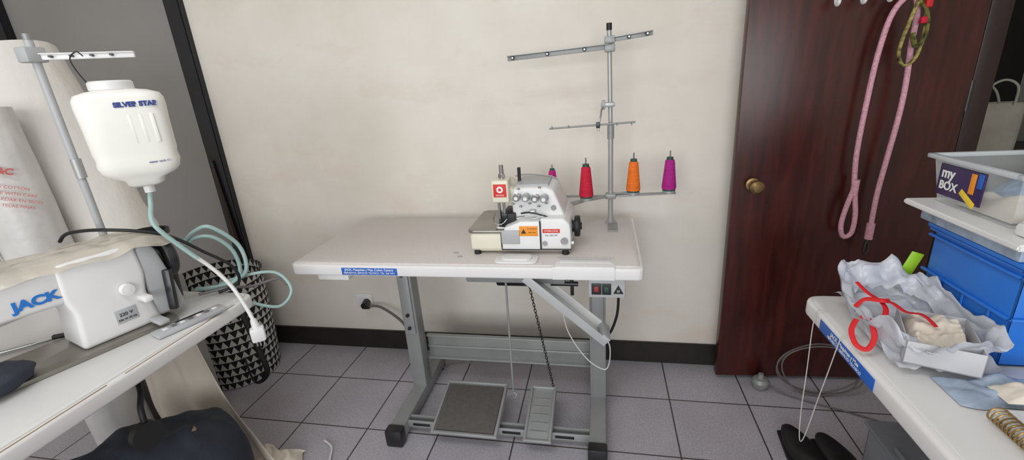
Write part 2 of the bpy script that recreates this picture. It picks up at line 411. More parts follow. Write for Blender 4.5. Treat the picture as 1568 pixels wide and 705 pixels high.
g.text('sticker_text_a','JACK, Maquinas y Mas, Colon, Centro',(-.776,1.268,.7305),0,.0115,PAPER,ext=.0002,bold=.0002)
g.text('sticker_text_b','REPUESTOS, SERVICIO TECNICO, TEL. 220 7471',(-.776,1.268,.719),0,.0090,PAPER,ext=.0002,bold=.0001)
g.box('tray_rim',(-.145,1.268,.744),(.036,1.35,.7515),WHITEP,.002)
g.box('tray_well',(-.135,1.300,.7512),(.026,1.342,.7525),WHITE,.001)
g.box('tray_ridge',(-.135,1.318,.7524),(.026,1.322,.7545),GREYP,.0005)
g.box('tray_front',(-.155,1.2665,.708),(.036,1.272,.750),WHITEP,.002)
g.box('small_drawer',(-.987,1.285,.682),(-.868,1.40,.706),WHITEP,.004)
for i,(x,y) in enumerate(((-.50,1.38),(-.475,1.345))): g.cyl('top_plug_%d'%i,(x,y,.7495),(x,y,.752),.009,GREYP,seg=20)
g.box('edge_bracket',(.02,1.60,.750),(.055,1.70,.754),STEEL,.001)
g.box('switch_box',(-.045,1.285,.640),(.068,1.34,.706),GREYP,.004)
g.box('button_surround_a',(-.035,1.282,.652),(-.005,1.2855,.690),SCREWM,.001)
g.box('button_surround_b',(-.003,1.282,.652),(.025,1.2855,.690),SCREWM,.001)
g.box('button_red',(-.027,1.279,.662),(-.013,1.287,.680),REDB,.002)
g.box('button_green',(0.004,1.279,.662),(.018,1.287,.680),TGRN,.002)
g.prism('warning_symbol',[(.032,.656),(.062,.656),(.047,.685)],1.2825,1.2855,BLACK,'Y',.0005)
g.text('warning_bolt','!!!',(.047,1.282,.664),0,.012,PAPER)
g.box('machine_pan',(-.46,1.33,.660),(-.12,1.62,.706),STEEL,.01)
g.cyl('motor',(-.40,1.56,.60),(-.22,1.56,.60),.055,SCREWM)
g.box('motor_bracket',(-.38,1.52,.63),(-.24,1.60,.68),STEEL,.004)
g.box('belt_guard',(-.14,1.40,.64),(-.10,1.50,.706),BLACK,.006)
g.cyl('lever_pin',(-.17,1.35,.655),(-.08,1.35,.655),.008,SCREWM)
g.cyl('lever_drop',(-.10,1.35,.69),(-.10,1.35,.615),.006,SCREWM)
A=Vector((-.252,1.315,.700));B=Vector((.003,1.325,.468))
g.beam('chute_floor',A,B,.085,.004,WHITEP,.001)
n=(B-A).normalized(); up=Vector((0,1,0)).cross(n); up=-up if up.z<0 else up
for i,dy in enumerate((-.043,.043)):
    o=Vector((0,dy,0))+up*.012; g.beam('chute_side_%d'%i,A+o,B+o,.003,.028,GREYP if i==0 else WHITEP,.001)
g.beam('chute_mouth',B-n*.03+up*.02,B+up*.02,.09,.02,GREYP,.003)
g.cyl('rod',(-.357,1.47,.10),(-.352,1.47,.69),.004,STEELL,seg=10)
g.tube('rod_hook',[(-.357,1.47,.105),(-.345,1.465,.10),(-.35,1.46,.085),(-.362,1.468,.083)],.003,STEELL,seg=8)
c0=Vector((-.197,1.515,.10));c1=Vector((-.285,1.48,.69)); k=44
for i in range(k):
    p=c0.lerp(c1,(i+.5)/k); d=(c1-c0).normalized(); q=Vector((1,0,0)) if i%2 else Vector((0,1,0))
    q=(q-d*q.dot(d)).normalized()
    pts=[p+d*.009*math.cos(t)+q*.0042*math.sin(t) for t in [2*math.pi*j/8 for j in range(8)]]
    g.tube('chain_%02d'%i,pts,.0015,SCREWM,closed=True,seg=5,sub=2)
g.tube('power_cord',[(.045,1.33,.645),(.05,1.36,.60),(.045,1.38,.52),(.02,1.40,.44),(-.01,1.46,.42)],.0045,BLACK,seg=8)
g.tube('white_wire',[(-.14,1.36,.60),(-.12,1.35,.48),(-.06,1.34,.38),(0.0,1.34,.335),(.02,1.34,.36),(.022,1.34,.43),(.0,1.35,.47)],.002,CORDW,seg=6)
g.tube('floor_cable',[(-.75,1.70,.03),(-.66,1.66,.09),(-.5,1.64,.12),(-.3,1.65,.12),(-.1,1.66,.14),(-.03,1.65,.16)],.0045,CORDG,seg=8)

def pedal(name,x0,x1,pad):
    g=G(name,((x0+x1)/2,1.39,.05))
    a=Vector(((x0+x1)/2,1.262,.062)); b=Vector(((x0+x1)/2,1.495,.110)); w=x1-x0
    g.beam('plate',a,b,w,.010,STEELL,.004)
    d=(b-a).normalized(); u=Vector((0,-d.z,d.y))
    for s in (-1,1):
        o=Vector((s*(w/2-.006),0,0))+u*.009
        g.beam('rim_%d'%(s+1),a+o,b+o,.010,.012,STEELL,.003)
    g.beam('rim_front',a+u*.009-Vector((w/2,0,0)),a+u*.009+Vector((w/2,0,0)),.010,.012,STEELL,.003)
    g.beam('rim_back',b+u*.009-Vector((w/2,0,0)),b+u*.009+Vector((w/2,0,0)),.010,.012,STEELL,.003)
    if pad: g.beam('rubber_pad',a+d*.012+u*.008,b-d*.012+u*.008,w-.03,.008,RUBG,.003)
    else:
        g.beam('tread_plate',a+d*.01+u*.005,b-d*.01+u*.005,w-.02,.006,STEELL,.002)
        for i in range(5):
            p=a+d*(.04+i*.036)+u*.009; g.beam('tread_%d'%i,p-Vector((w*.3,0,0)),p+Vector((w*.3,0,0)),.006,.003,STEEL,.001)
    for s in (-1,1):
        x=(x0+x1)/2+s*w*.35
        g.box('pivot_%d'%(s+1),(x-.012,1.318,.032),(x+.012,1.348,.074),STEEL,.003)
pedal('foot_pedal',-.640,-.383,True)
pedal('presser_pedal',-.287,-.183,False)

# ---------------- overlock machine ----------------
g=G('overlock_sewing_machine',(-.27,1.48,.75))
for i,(x,y) in enumerate(((-.42,1.38),(-.12,1.38),(-.42,1.58),(-.12,1.58))): g.cyl('rubber_foot_%d'%i,(x,y,.75),(x,y,.764),.012,BLACK)
g.box('base',(-.433,1.375,.760),(-.103,1.60,.778),CREAM,.004)
g.prism('bed_block',[(-.438,.768),(-.438,.82),(-.43,.828),(-.33,.828),(-.33,.768)],1.366,1.60,CREAM,'Y',.006,3)
g.prism('cloth_plate',rounded(-.446,-.312,1.360,1.605,.022),.828,.838,DMETAL,'Z',.002)
g.box('bed_seam',(-.3325,1.3645,.775),(-.3305,1.37,.828),SCREWM,.0002)
g.prism('front_cover',[(-.329,.768),(-.329,.800),(-.318,.846),(-.262,.868),(-.201,.868),(-.201,.768)],1.365,1.45,WHITEP,'Y',.004,2)
g.box('cover_flap',(-.33,1.361,.790),(-.268,1.368,.838),GREYP,.003)
g.prism('gear_housing',[(-.199,.768),(-.199,.875),(-.122,.875),(-.104,.855),(-.101,.83),(-.101,.768)],1.370,1.60,WHITEP,'Y',.006,3)
g.box('base_groove',(-.332,1.363,.768),(-.10,1.368,.772),SCREWM,.0005)
g.box('cover_gap',(-.2012,1.366,.772),(-.1985,1.375,.866),BLACK,.0003)
g.prism('upper_body',[(-.297,.845),(-.297,.955),(-.286,.968),(-.178,.968),(-.156,.957),(-.136,.905),(-.122,.874),(-.122,.845)],1.415,1.60,WHITEP,'Y',.009,4)
g.box('top_cap',(-.285,1.44,.966),(-.175,1.58,.974),GREYP,.003)
g.box('throat_dark',(-.330,1.40,.838),(-.285,1.50,.885),BLACK,.004)
g.prism('needle_arm',[(-.345,.925),(-.345,.975),(-.32,.985),(-.285,.96),(-.285,.925)],1.42,1.54,CREAM,'Y',.006,3)
g.box('needle_head',(-.357,1.388,.925),(-.300,1.45,1.000),CREAM,.006,seg=3)
g.box('head_badge',(-.350,1.3865,.945),(-.307,1.389,.988),REDS,.0005)
g.cyl('badge_ring',(-.3285,1.3868,.970),(-.3285,1.3855,.970),.011,PAPER,seg=20)
g.cyl('badge_core',(-.3285,1.3858,.970),(-.3285,1.385,.970),.0055,REDS,seg=6)
g.text('badge_text','SEWING',(-.3285,1.3862,.951),0,.0075,PAPER,ext=.0002)
g.cyl('pressure_screw',(-.326,1.42,.998),(-.326,1.42,1.046),.0075,CHROME)
g.cyl('pressure_nut',(-.326,1.42,1.004),(-.326,1.42,1.016),.012,CHROME,seg=6)
g.cyl('needle_bar',(-.322,1.405,.868),(-.322,1.405,.93),.005,CHROME)
g.box('needle_clamp',(-.332,1.395,.868),(-.312,1.412,.886),SCREWM,.002)
g.cyl('needle_a',(-.326,1.402,.842),(-.326,1.402,.87),.001,CHROME,seg=6)
g.cyl('needle_b',(-.318,1.402,.842),(-.318,1.402,.87),.001,CHROME,seg=6)
g.cyl('presser_bar',(-.342,1.42,.848),(-.342,1.42,.93),.005,CHROME)
g.beam('presser_arm',(-.345,1.47,.865),(-.333,1.385,.848),.014,.014,SCREWM,.003)
g.box('presser_foot',(-.348,1.372,.839),(-.318,1.41,.846),CHROME,.002)
g.tube('finger_guard',[(-.352,1.40,.89),(-.356,1.38,.87),(-.345,1.372,.858),(-.325,1.372,.858),(-.31,1.38,.872)],.0018,CHROME,seg=6)
for i,x in enumerate((-.276,-.2456,-.215,-.186)):
    z=.941-(.002*i)
    g.lathe('tension_post_%d'%i,(x,1.418,z),[(.001,0),(.014,0),(.014,-.006),(.006,-.007),(.006,-.012),(.0125,-.013),(.0125,-.016),(.009,-.018),(.0115,-.020),(.0115,-.034),(.009,-.037),(.001,-.037)],STEELL if i%2 else CHROME,axis='Y',seg=20)
    g.cyl('tension_cap_%d'%i,(x,1.382,z),(x,1.3795,z),.006,WHITEP,seg=14)
for i,(x,z) in enumerate(((-.29,.915),(-.265,.905),(-.235,.915),(-.205,.905),(-.18,.915),(-.27,.965),(-.20,.968))):
    g.tube('eyelet_%d'%i,[(x,1.415,z),(x,1.405,z),(x+.005,1.400,z+.004),(x,1.397,z+.007),(x-.004,1.40,z+.002)],.0015,CHROME,seg=6)
g.tube('looper_guide_a',[(-.265,1.40,.885),(-.235,1.392,.89),(-.20,1.392,.882),(-.175,1.395,.872),(-.165,1.392,.86)],.0028,SCREWM,seg=8)
g.tube('looper_guide_b',[(-.28,1.40,.872),(-.25,1.39,.878),(-.225,1.39,.87),(-.19,1.39,.878)],.002,CHROME,seg=8)
g.box('guide_block',(-.235,1.392,.884),(-.218,1.416,.896),CHROME,.002)
g.cyl('oil_window',(-.158,1.418,.90),(-.158,1.411,.90),.009,CHROME,seg=20)
g.box('plate_badge',(-.190,1.4125,.883),(-.175,1.4145,.890),PAPER,.0003)
g.box('orange_label',(-.268,1.3635,.818),(-.207,1.3655,.852),ORANGE,.0003)
g.prism('warning_triangle',[(-.262,.827),(-.246,.827),(-.254,.843)],1.3625,1.364,SCREWM,'Y',.0002)
g.text('orange_text','WARNING',(-.226,1.3632,.843),0,.0065,BLACK,ext=.0002)
g.text('orange_text_b','keep clear',(-.226,1.3632,.831),0,.006,BLACK,ext=.0002)
g.box('red_label',(-.192,1.3685,.827),(-.136,1.3705,.840),REDS,.0003)
g.text('red_text','OVERLOCK',(-.164,1.3682,.8335),0,.009,PAPER,ext=.0002)
g.text('serial_text','No. 220 747',(-.164,1.3695,.818),0,.008,SCREWM,ext=.0002)
g.cyl('front_knob',(-.122,1.37,.80),(-.122,1.362,.80),.012,CHROME)
g.lathe('oil_gauge',(-.186,1.371,.79),[(.001,0),(.009,0),(.009,-.003),(.001,-.003)],CHROME,axis='Y',seg=18)
g.lathe('handwheel',(-.103,1.455,.822),[(.001,0),(.02,0),(.02,.008),(.034,.010),(.036,.014),(.036,.024),(.033,.028),(.012,.030),(.012,.034),(.001,.034)],BLACK,axis='X')
g.cyl('side_knob',(-.103,1.39,.785),(-.093,1.39,.785),.01,CHROME)
g.cyl('back_thread_post',(-.282,1.50,.968),(-.282,1.50,1.02),.006,SCREWM,seg=10)
g.tube('back_thread_guide',[(-.295,1.50,.99),(-.262,1.50,.995),(-.20,1.50,.99),(-.15,1.50,.975)],.0022,STEEL,seg=6)
g=G('scrap_tray',(-.26,1.335,.752))
g.prism('plate',rounded(-.345,-.205,1.288,1.355,.02),.7505,.756,WHITEP,'Z',.002)
g.prism('lip',rounded(-.325,-.225,1.300,1.350,.02),.756,.762,WHITE,'Z',.002)

# ---------------- thread stand ----------------
g=G('thread_stand',(.03,1.713,.75))
px,py=.03,1.713
g.lathe('base_flange',(px,py,.75),[(.022,0),(.022,.004),(.013,.006),(.013,.018),(.001,.018)],STEELL)
g.cyl('pole_lower',(px,py,.755),(px,py,1.12),.0095,STEELL)
g.cyl('pole_upper',(px,py,1.09),(px-.006,py,1.458),.008,STEELL)
g.cyl('coupler',(px,py,1.075),(px,py,1.125),.0125,STEEL)
g.cyl('top_cap',(px-.006,py,1.445),(px-.006,py,1.468),.0095,BLACK)
g.beam('guide_arm_long',(.022,py-.01,1.392),(-.335,1.70,1.379),.004,.018,STEEL,.001)
g.beam('guide_arm_long_lip',(.022,py-.018,1.400),(-.335,1.692,1.387),.018,.003,STEELL,.001)
g.beam('guide_arm_short',(.028,py-.01,1.413),(.168,1.705,1.424),.004,.015,STEEL,.001)
g.beam('guide_arm_short_lip',(.028,py-.018,1.420),(.168,1.697,1.431),.016,.003,STEELL,.001)
for z in (1.387,1.414): g.box('arm_clamp_%d'%int(z*1000),(px-.022,py-.022,z-.012),(px+.014,py+.014,z+.012),STEEL,.003)
for i,(x,z) in enumerate(((-.315,1.38),(-.19,1.384),(-.06,1.389),(.09,1.418),(.15,1.423))):
    g.cyl('guide_eye_%d'%i,(x,1.703,z),(x,1.692,z),.0065,BLACK,seg=14); g.cyl('guide_eye_pin_%d'%i,(x,1.694,z),(x,1.688,z),.003,CHROME,seg=10)
g.box('mid_clamp',(px-.035,py-.018,1.190),(px+.014,py+.012,1.206),STEELL,.003)
g.box('mid_clamp_tab',(px-.032,py-.02,1.182),(px-.02,py+.004,1.214),STEEL,.002)
g.tube('mid_rod',[(px-.02,py-.01,1.198),(px-.032,1.69,1.185),(px-.036,1.675,1.16),(px-.044,1.662,1.13),(px-.044,1.66,1.11)],.0035,CHROME,seg=8)
g.cyl('mid_bar',(-.19,1.66,1.128),(.114,1.66,1.137),.0035,STEEL,seg=10)
g.box('mid_bar_clamp',(-.022,1.652,1.122),(-.008,1.668,1.143),SCREWM,.002)
for i,x in enumerate((-.18,-.12,.05,.1)): g.tube('mid_eye_%d'%i,[(x,1.66,1.13),(x,1.655,1.137),(x+.003,1.65,1.133),(x,1.652,1.127)],.0012,CHROME,seg=5)
g.box('spool_hub',(px-.02,py-.02,.848),(px+.02,py+.02,.868),STEEL,.004)
g.beam('spool_arm_right',(px,py,.857),(.272,1.742,.857),.020,.006,STEEL,.001)
g.beam('spool_arm_right_b',(px,py-.006,.866),(.12,1.75,.863),.012,.006,STEELL,.001)
g.beam('spool_arm_left',(px,py,.857),(-.127,1.61,.857),.020,.006,STEEL,.001)
g.beam('spool_arm_left_b',(px,py,.857),(-.205,1.72,.857),.016,.006,STEEL,.001)
g.beam('spool_arm_left_c',(-.08,1.642,.857),(-.132,1.60,.852),.03,.006,STEEL,.001)
sp=[(.247,1.742,'p'),(.115,1.728,'o'),(-.06,1.655,'r'),(-.192,1.72,'m')]
for i,(x,y,_) in enumerate(sp):
    g.cyl('spool_seat_%d'%i,(x,y,.858),(x,y,.868),.024,STEELL); g.cyl('spool_pin_%d'%i,(x,y,.86),(x,y,1.018 if i<3 else .985),.003,CHROME,seg=8)
for i,(x,y,k) in enumerate(sp):
    s=G('thread_spool',(x,y,.868)); m={'p':TPUR,'o':TORA,'r':TRED,'m':TMAG}[k]
    f=1 if i<3 else .8
    s.lathe('cone_core',(x,y,.8685),[(.0235*f,0),(.0235*f,.004),(.012*f,.118*f),(.012*f,.126*f),(.005,.126*f)],TGRN)
    s.lathe('thread',(x,y,.8685),[(.018*f,.004),(.0255*f,.006),(.0265*f,.012),(.0170*f,.112*f),(.0135*f,.117*f)],m)

g=G('wall_outlet',(-1.2,1.885,.28))
g.box('plate',(-1.25,1.878,.245),(-1.16,1.8895,.315),WHITEP,.004)
g.box('inner',(-1.235,1.875,.258),(-1.175,1.879,.302),WHITE,.002)
g.cyl('plug',(-1.19,1.876,.275),(-1.185,1.838,.268),.019,SCREWM)
g.box('plug_body',(-1.20,1.83,.255),(-1.155,1.85,.282),SCREWM,.006)
g.tube('cord',[(-1.165,1.84,.268),(-1.10,1.83,.275),(-1.02,1.80,.255),(-.95,1.77,.22),(-.90,1.72,.18),(-.87,1.70,.10),(-.84,1.70,.03)],.0065,CORDG,seg=8)

# ---------------- left table ----------------
LX=-1.04
g=G('work_table',(-1.35,.45,0))
g.prism('edge_band',rounded(LX-.62,LX,-.15,1.056,.03),.706,.746,WHITE,'Z',.008,3)
g.prism('top_laminate',rounded(LX-.61,LX-.012,-.14,1.046,.025),.742,.750,WHITE,'Z',.0015)
g.box('frame_rail',(LX-.34,-.05,.66),(LX-.28,.95,.706),STEEL,.004)
for i,y in enumerate((.02,.40)):
    g.box('foot_%d'%i,(LX-.60,y-.03,.0),(LX-.03,y+.03,.06),STEEL,.006)
    g.box('upright_%d'%i,(LX-.345,y-.03,.05),(LX-.28,y+.03,.70),STEEL,.004)
g.box('cross_panel',(LX-.32,.05,.16),(LX-.31,.38,.28),STEEL,.001)
for i,(y0,y1) in enumerate(((.30,.62),(.66,.98))): g.box('edge_scale_%d'%i,(LX-.0065,y0,.7462),(LX-.0045,y1,.7470),CARDB,.0002)
g.tube('knee_lever_rod',[(-1.17,.76,.705),(-1.165,.755,.66),(-1.13,.73,.635),(-1.105,.70,.61),(-1.095,.69,.56)],.007,BLACK)
g.cyl('knee_lever_pad',(-1.105,.688,.545),(-1.082,.682,.548),.034,BLACK)
g.box('knee_lever_bracket',(-1.20,.73,.685),(-1.14,.79,.706),SCREWM,.004)

R18=math.radians(72)
g=G('lockstitch_sewing_machine',(-1.245,.795,.75),R18,True)
g.prism('bed',rounded(-.36,.12,-.085,.09,.01),.0005,.012,DMETAL,'Z',.002)
g.prism('pillar',[(-.075,.012),(-.065,.10),(-.075,.15),(-.07,.23),(.085,.23),(.09,.15),(.08,.10),(.095,.012)],-.06,.065,WHITEP,'Y',.012,4)
g.prism('arm',[(-.38,.115),(-.38,.205),(-.36,.225),(.08,.232),(.09,.15),(-.06,.135),(-.26,.14),(-.28,.115)],-.055,.055,WHITEP,'Y',.014,4)
g.box('head',(-.40,-.05,.09),(-.30,.05,.215),WHITEP,.012,seg=4)
g.cyl('needle_bar',(-.35,0,.03),(-.35,0,.1),.005,CHROME)
g.box('presser_foot',(-.362,-.015,.014),(-.338,.02,.02),CHROME,.002)
g.text('lettering','JACK',(-.114,-.0565,.166),0,.029,BLUET,bold=.0014,ext=.0006,sx=1.15)
g.box('type_plate',(.0,-.063,.045),(.045,-.060,.080),GREYP,.001)
g.text('type_text','220 V',(.022,-.0636,.066),0,.012,BLACK); g.text('type_text_b','550 W 50 Hz',(.022,-.0636,.053),0,.007,BLACK)
g.box('stitch_lever',(.055,-.10,.085),(.075,-.055,.10),WHITEP,.004)
g.lathe('stitch_dial',(.040,-.062,.125),[(.001,0),(.016,0),(.014,-.012),(.001,-.014)],WHITEP,axis='Y')
g.prism('motor_cover',[(.085,.02),(.085,.215),(.11,.23),(.13,.20),(.15,.10),(.16,.02)],-.055,.06,GREYP,'Y',.01,3)
g.lathe('handwheel',(.135,0,.160),[(.001,0),(.03,0),(.035,.01),(.055,.014),(.058,.02),(.058,.034),(.052,.04),(.02,.036),(.001,.036)],SCREWM,axis='X')
g.box('reverse_lever',(.06,-.12,.02),(.085,-.065,.032),GREYP,.004)
g.beam('knee_arm',(.12,-.07,.03),(.135,-.06,.14),.02,.016,SCREWM,.004)
for i,(x,y) in enumerate(((-.14,.05),(-.11,.06))): g.cyl('spool_pin_%d'%i,(x,y,.22),(x-.012,y+.005,.315),.0025,GREYP,seg=8)
def fcov(u,v):
    x=-.42+u*.61; t=(v-.5)*2; y=t*(.070 if t<0 else .118)
    z=.243+.008*nz(x,y,1,11)+.004*nz(x,y,3,26)
    dr=max(0,abs(t)-.50)/.50
    if t<0:
        z-=dr**1.3*(.024+.012*nz(x,1,5,14)); y-=.004*dr*nz(x,t,2,30)
    else:
        z-=dr**1.3*(.09+.03*nz(x,t,5,9)); y+=.012*nz(x,t,8,16)
    if u>.84: z-=((u-.84)/.16)**1.5*.03
    if u>.88: y*=1-(u-.88)*3.0
    return (x,y,z)
g.grid('dust_cover',110,50,fcov,COVER,.0)

g=G('control_panel',(-1.078,.87,.75),math.radians(-20),True)
g.box('body',(-.026,-.085,.0005),(.022,.085,.012),GREYP,.004)
for i in range(7): g.box('key_%d'%i,(-.008,-.065+i*.02,.012),(.004,-.053+i*.02,.0145),CORDG if i%2 else WHITEP,.001)
g.box('display',(-.02,-.03,.012),(-.012,.04,.0135),SCREWM,.001)

g=G('pin_cushion',(-1.25,.56,.75))
def fpc(u,v):
    th=u*2*math.pi; ph=v*math.pi
    r=1+.12*nz(math.cos(th),math.sin(th),ph,2)
    return (-1.25+.05*r*math.sin(ph)*math.cos(th),.56+.07*r*math.sin(ph)*math.sin(th),.782+.03*math.cos(ph)*r)
g.grid('pad',32,16,fpc,NAVY)
g=G('thread_snips',(-1.42,.72,.755))
g.beam('blade_a',(-1.46,.68,.757),(-1.38,.76,.757),.010,.006,CHROME,.001)
g.tube('grip',[(-1.46,.68,.757),(-1.50,.66,.757),(-1.52,.63,.757),(-1.49,.62,.757),(-1.465,.66,.757)],.005,BLACK,seg=8)
g.beam('blade_b',(-1.385,.755,.762),(-1.345,.79,.757),.014,.01,BLACK,.002)

g=G('bottle_hanger_stand',(-1.34,.9,.75))
g.lathe('foot',(-1.34,.925,.75),[(.03,0),(.03,.006),(.012,.01),(.001,.01)],CORDG)
g.cyl('pole',(-1.34,.925,.755),(-1.345,.925,1.475),.009,GREYP)
g.cyl('pole_joint',(-1.34,.925,1.14),(-1.34,.925,1.19),.0115,STEELL)
g.cyl('pole_cap',(-1.345,.925,1.47),(-1.345,.925,1.49),.008,STEEL)
g.beam('arm',(-1.345,.925,1.437),(-1.19,1.045,1.436),.012,.014,WHITEP,.002)
g.beam('arm_b',(-1.345,.925,1.444),(-1.19,1.045,1.443),.020,.003,WHITEP,.001)
g.box('arm_clamp',(-1.365,.90,1.425),(-1.33,.945,1.460),GREYP,.004)
for i in range(4):
    f=.2+i*.2; g.cyl('arm_peg_%d'%i,(-1.345+.155*f,.92+.12*f-.003,1.437),(-1.345+.155*f+.006,.92+.12*f-.014,1.437),.003,SCREWM,seg=8)

g=G('water_tank',(-1.183,.962,1.11),math.radians(46),True)
W=.87
g.loft('body',(0,0,0),[(.0,.03*W,.028),(.006,.044*W,.036),(.020,.050*W,.040),(.030,.078*W,.048),(.042,.093*W,.054),(.06,.099*W,.057),(.078,.096*W,.056),(.09,.099*W,.057),(.16,.101*W,.060),(.20,.104*W,.061),(.218,.103*W,.060),(.230,.096*W,.056),(.238,.07*W,.050),(.240,.05*W,.045)],TANK,e=4.5)
g.lathe('neck',(0,0,.236),[(.040,0),(.040,.006),(.001,.006)],TANK)
g.lathe('cap',(-.008,0,.240),[(.043,0),(.045,.002),(.045,.018),(.041,.022),(.001,.022)],WHITEP)
for i in range(3): g.beam('rib_%d'%i,(.012+i*.022,-.0565,.11),(.012+i*.022,-.0595,.18),.008,.003,TANK,.0014,up=(0,1,0))
g.text('lettering','SILVER STAR',(.032,-.0620,.204),0,.0155,NAVYT,bold=.0009,ext=.0006)
g.text('small_print','water tank 4 L',(.045,-.058,.062),0,.008,NAVYT,ext=.0003)
g.tube('wire_handle',[(-.048,0,.255),(-.06,0,.285),(-.065,.0,.315),(-.05,0,.33),(-.04,0,.32)],.0015,SCREWM,seg=6)
g.cyl('outlet',(0,0,-.02),(0,0,.004),.012,WHITEP)

g=G('hose',(-1.1,1.0,.9))
g.tube('tank_hose',[(-1.183,.962,1.095),(-1.175,.945,1.06),(-1.15,.915,1.015),(-1.125,.935,.955),(-1.10,.96,.90)],.006,TEAL)
g.tube('loop_a',[(-1.19,1.02,.93),(-1.165,1.035,.952),(-1.123,1.05,.96),(-1.094,1.10,.885),(-1.08,1.09,.808),(-1.12,1.07,.775),(-1.18,1.045,.765),(-1.225,1.035,.764)],.006,TEAL)
g.tube('loop_c',[(-1.21,1.02,.90),(-1.175,1.035,.93),(-1.135,1.06,.925),(-1.11,1.09,.87),(-1.10,1.085,.80),(-1.13,1.06,.765)],.006,TEAL)
g.tube('loop_b',[(-1.17,1.07,.765),(-1.09,1.10,.785),(-1.025,1.145,.772),(-.982,1.14,.715),(-1.02,1.115,.668),(-1.108,1.10,.686)],.005,TEAL)
g.tube('loop_d',[(-1.18,1.0,.765),(-1.12,1.05,.765),(-1.10,1.11,.74),(-1.03,1.15,.75),(-1.0,1.15,.73)],.0045,CORDG)
g=G('power_cable',(-1.0,.98,.7))
g.tube('cord',[(-1.125,.935,.955),(-1.117,.955,.92),(-1.09,.985,.86),(-1.06,1.0,.80),(-1.025,.992,.745),(-1.005,.985,.71),(-.995,.98,.69)],.0055,CORDW)
g.cyl('plug_neck',(-.997,.981,.70),(-.990,.977,.672),.008,CORDW,r2=.012)
g.box('plug_body',(-1.008,.962,.632),(-.970,.990,.676),WHITEP,.006,rot=math.radians(40))
for i,(dx,dy) in enumerate(((-.008,-.004),(.008,.006),(0,.0))): g.cyl('pin_%d'%i,(-.989+dx,.976+dy,.634),(-.989+dx,.976+dy,.615),.0022,CHROME,seg=8)
g=G('black_cable',(-1.2,.9,1.0))
g.tube('cord',[(-1.40,.86,.985),(-1.36,.862,1.008),(-1.254,.875,1.012),(-1.169,.945,.975),(-1.11,1.0,.90),(-1.076,1.04,.84),(-1.09,1.06,.78),(-1.14,1.03,.757)],.0045,BLACK,seg=8)

g=G('tool_tub',(-1.295,1.0,.75))
g.lathe('bucket',(-1.295,.995,.7505),[(.001,0),(.042,0),(.052,.20),(.060,.202),(.060,.214),(.052,.214),(.040,.01),(.001,.01)],BLACK)
single('storage_cabinet',(-1.98,1.145,0),(-1.645,1.36,.66),GREYW,.004)
g=G('broom_handle',(-1.75,1.8,.5))
g.cyl('stick',(-1.80,1.845,0),(-1.86,1.852,1.0),.009,WOODD,seg=12)
g.cyl('stick_tip',(-1.86,1.852,1.0),(-1.864,1.853,1.03),.010,BLACK,seg=12)

def roll(name,p1,p2,r,mat):
    g=G(name,p1)
    p1=Vector(p1);p2=Vector(p2);d=(p2-p1).normalized();u=d.cross(Vector((0,1,0))).normalized();v=d.cross(u)
    def f(a,b):
        th=a*2*math.pi; rr=r*(1+.05*nz(math.cos(th),math.sin(th),b*3,1.5)+.02*nz(math.cos(th),math.sin(th),b*3,5)); 
        p=p1.lerp(p2,b); q=p+u*math.cos(th)*rr+v*math.sin(th)*rr; return q
    g.grid('wrap',64,30,f,mat)
    g.cyl('end',p2-d*.004,p2-d*.002,r*.93,mat); g.cyl('core',p2-d*.01,p2+d*.012,r*.2,CARDB)
    g.cyl('end_low',p1+d*.002,p1+d*.004,r*.93,mat)
    return g
roll('fabric_roll',(-1.76,1.275,.70),(-1.98,1.285,1.505),.135,ROLL)
gg=roll('fabric_roll',(-1.756,1.045,.03),(-1.83,1.05,1.33),.083,POLY)
for i,t in enumerate(('100% COTTON','MADE WITH CARE','GUARDAR EN SECO','TELAS FINAS')):
    z=1.105-i*.020
    gg.text('print_%d'%i,t,(-1.735+.0018*i,1.0,z),math.radians(59),.0125,REDP,roll=math.radians(-22))
gg.text('print_logo','B&C',(-1.738,1.0,1.155),math.radians(59),.026,REDP,roll=math.radians(-22),bold=.001)

# hamper
HX,HY=-1.79,1.63
g=G('laundry_hamper',(HX,HY,0))
lv=[(.165,.003),(.17,.02),(.185,.28),(.19,.515),(.193,.53),(.183,.53),(.178,.30),(.15,.02)]
o=g.lathe('basket',(HX,HY,0),lv,TRI,seg=48)
me=o.data; uvl=me.uv_layers.new(name='UVMap')
for p in me.polygons:
    for li in p.loop_indices:
        co=me.vertices[me.loops[li].vertex_index].co
        a=math.atan2(co.y,co.x)/(2*math.pi)+.5
        pc=math.atan2(p.center.y,p.center.x)/(2*math.pi)+.5
        if a-pc>.5: a-=1
        if pc-a>.5: a+=1
        uvl.data[li].uv=(a,co.z/.575)
g.tube('strap',[(-1.62,1.54,.48),(-1.58,1.51,.38),(-1.54,1.50,.22),(-1.52,1.49,.10),(-1.58,1.47,.06),(-1.63,1.50,.17)],.012,BLACK,flat=.35)
g.box('tag',(-1.70,1.452,.40),(-1.66,1.460,.435),REDS,.002)

g=G('hanging_cloth',(-1.4,1.08,0))
def fcl(u,v):
    z=.70*(1-v)+.015
    right=-1.36+.03*v+.22*v*v; left=-1.64
    x=left+(right-left)*u; y=1.078+.014*math.sin(u*16+v*2)*(.4+v)+.015*v*nz(x,z,1,6)
    return (x,y,z)
g.grid('drape',70,30,fcl,CLOTH,.002)
def fcl2(u,v):
    x=-1.27+.20*u; y=1.03+.14*v; e=min(1,4*min(u,1-u,v,1-v))
    return (x-.05*v+.03*nz(u*3,v*3,1),y+.02*nz(u*3,v*3,9),.010+e*(.03+.05*abs(nz(x,y,1,14))))
g.grid('puddle',50,34,fcl2,CLOTH)
g=G('floor_cord',(-1.0,1.1,.0))
g.tube('cord',[(-1.08,1.23,.008),(-1.03,1.20,.008),(-1.0,1.14,.008),(-.96,1.10,.008),(-.93,1.09,.008)],.004,CORDW)

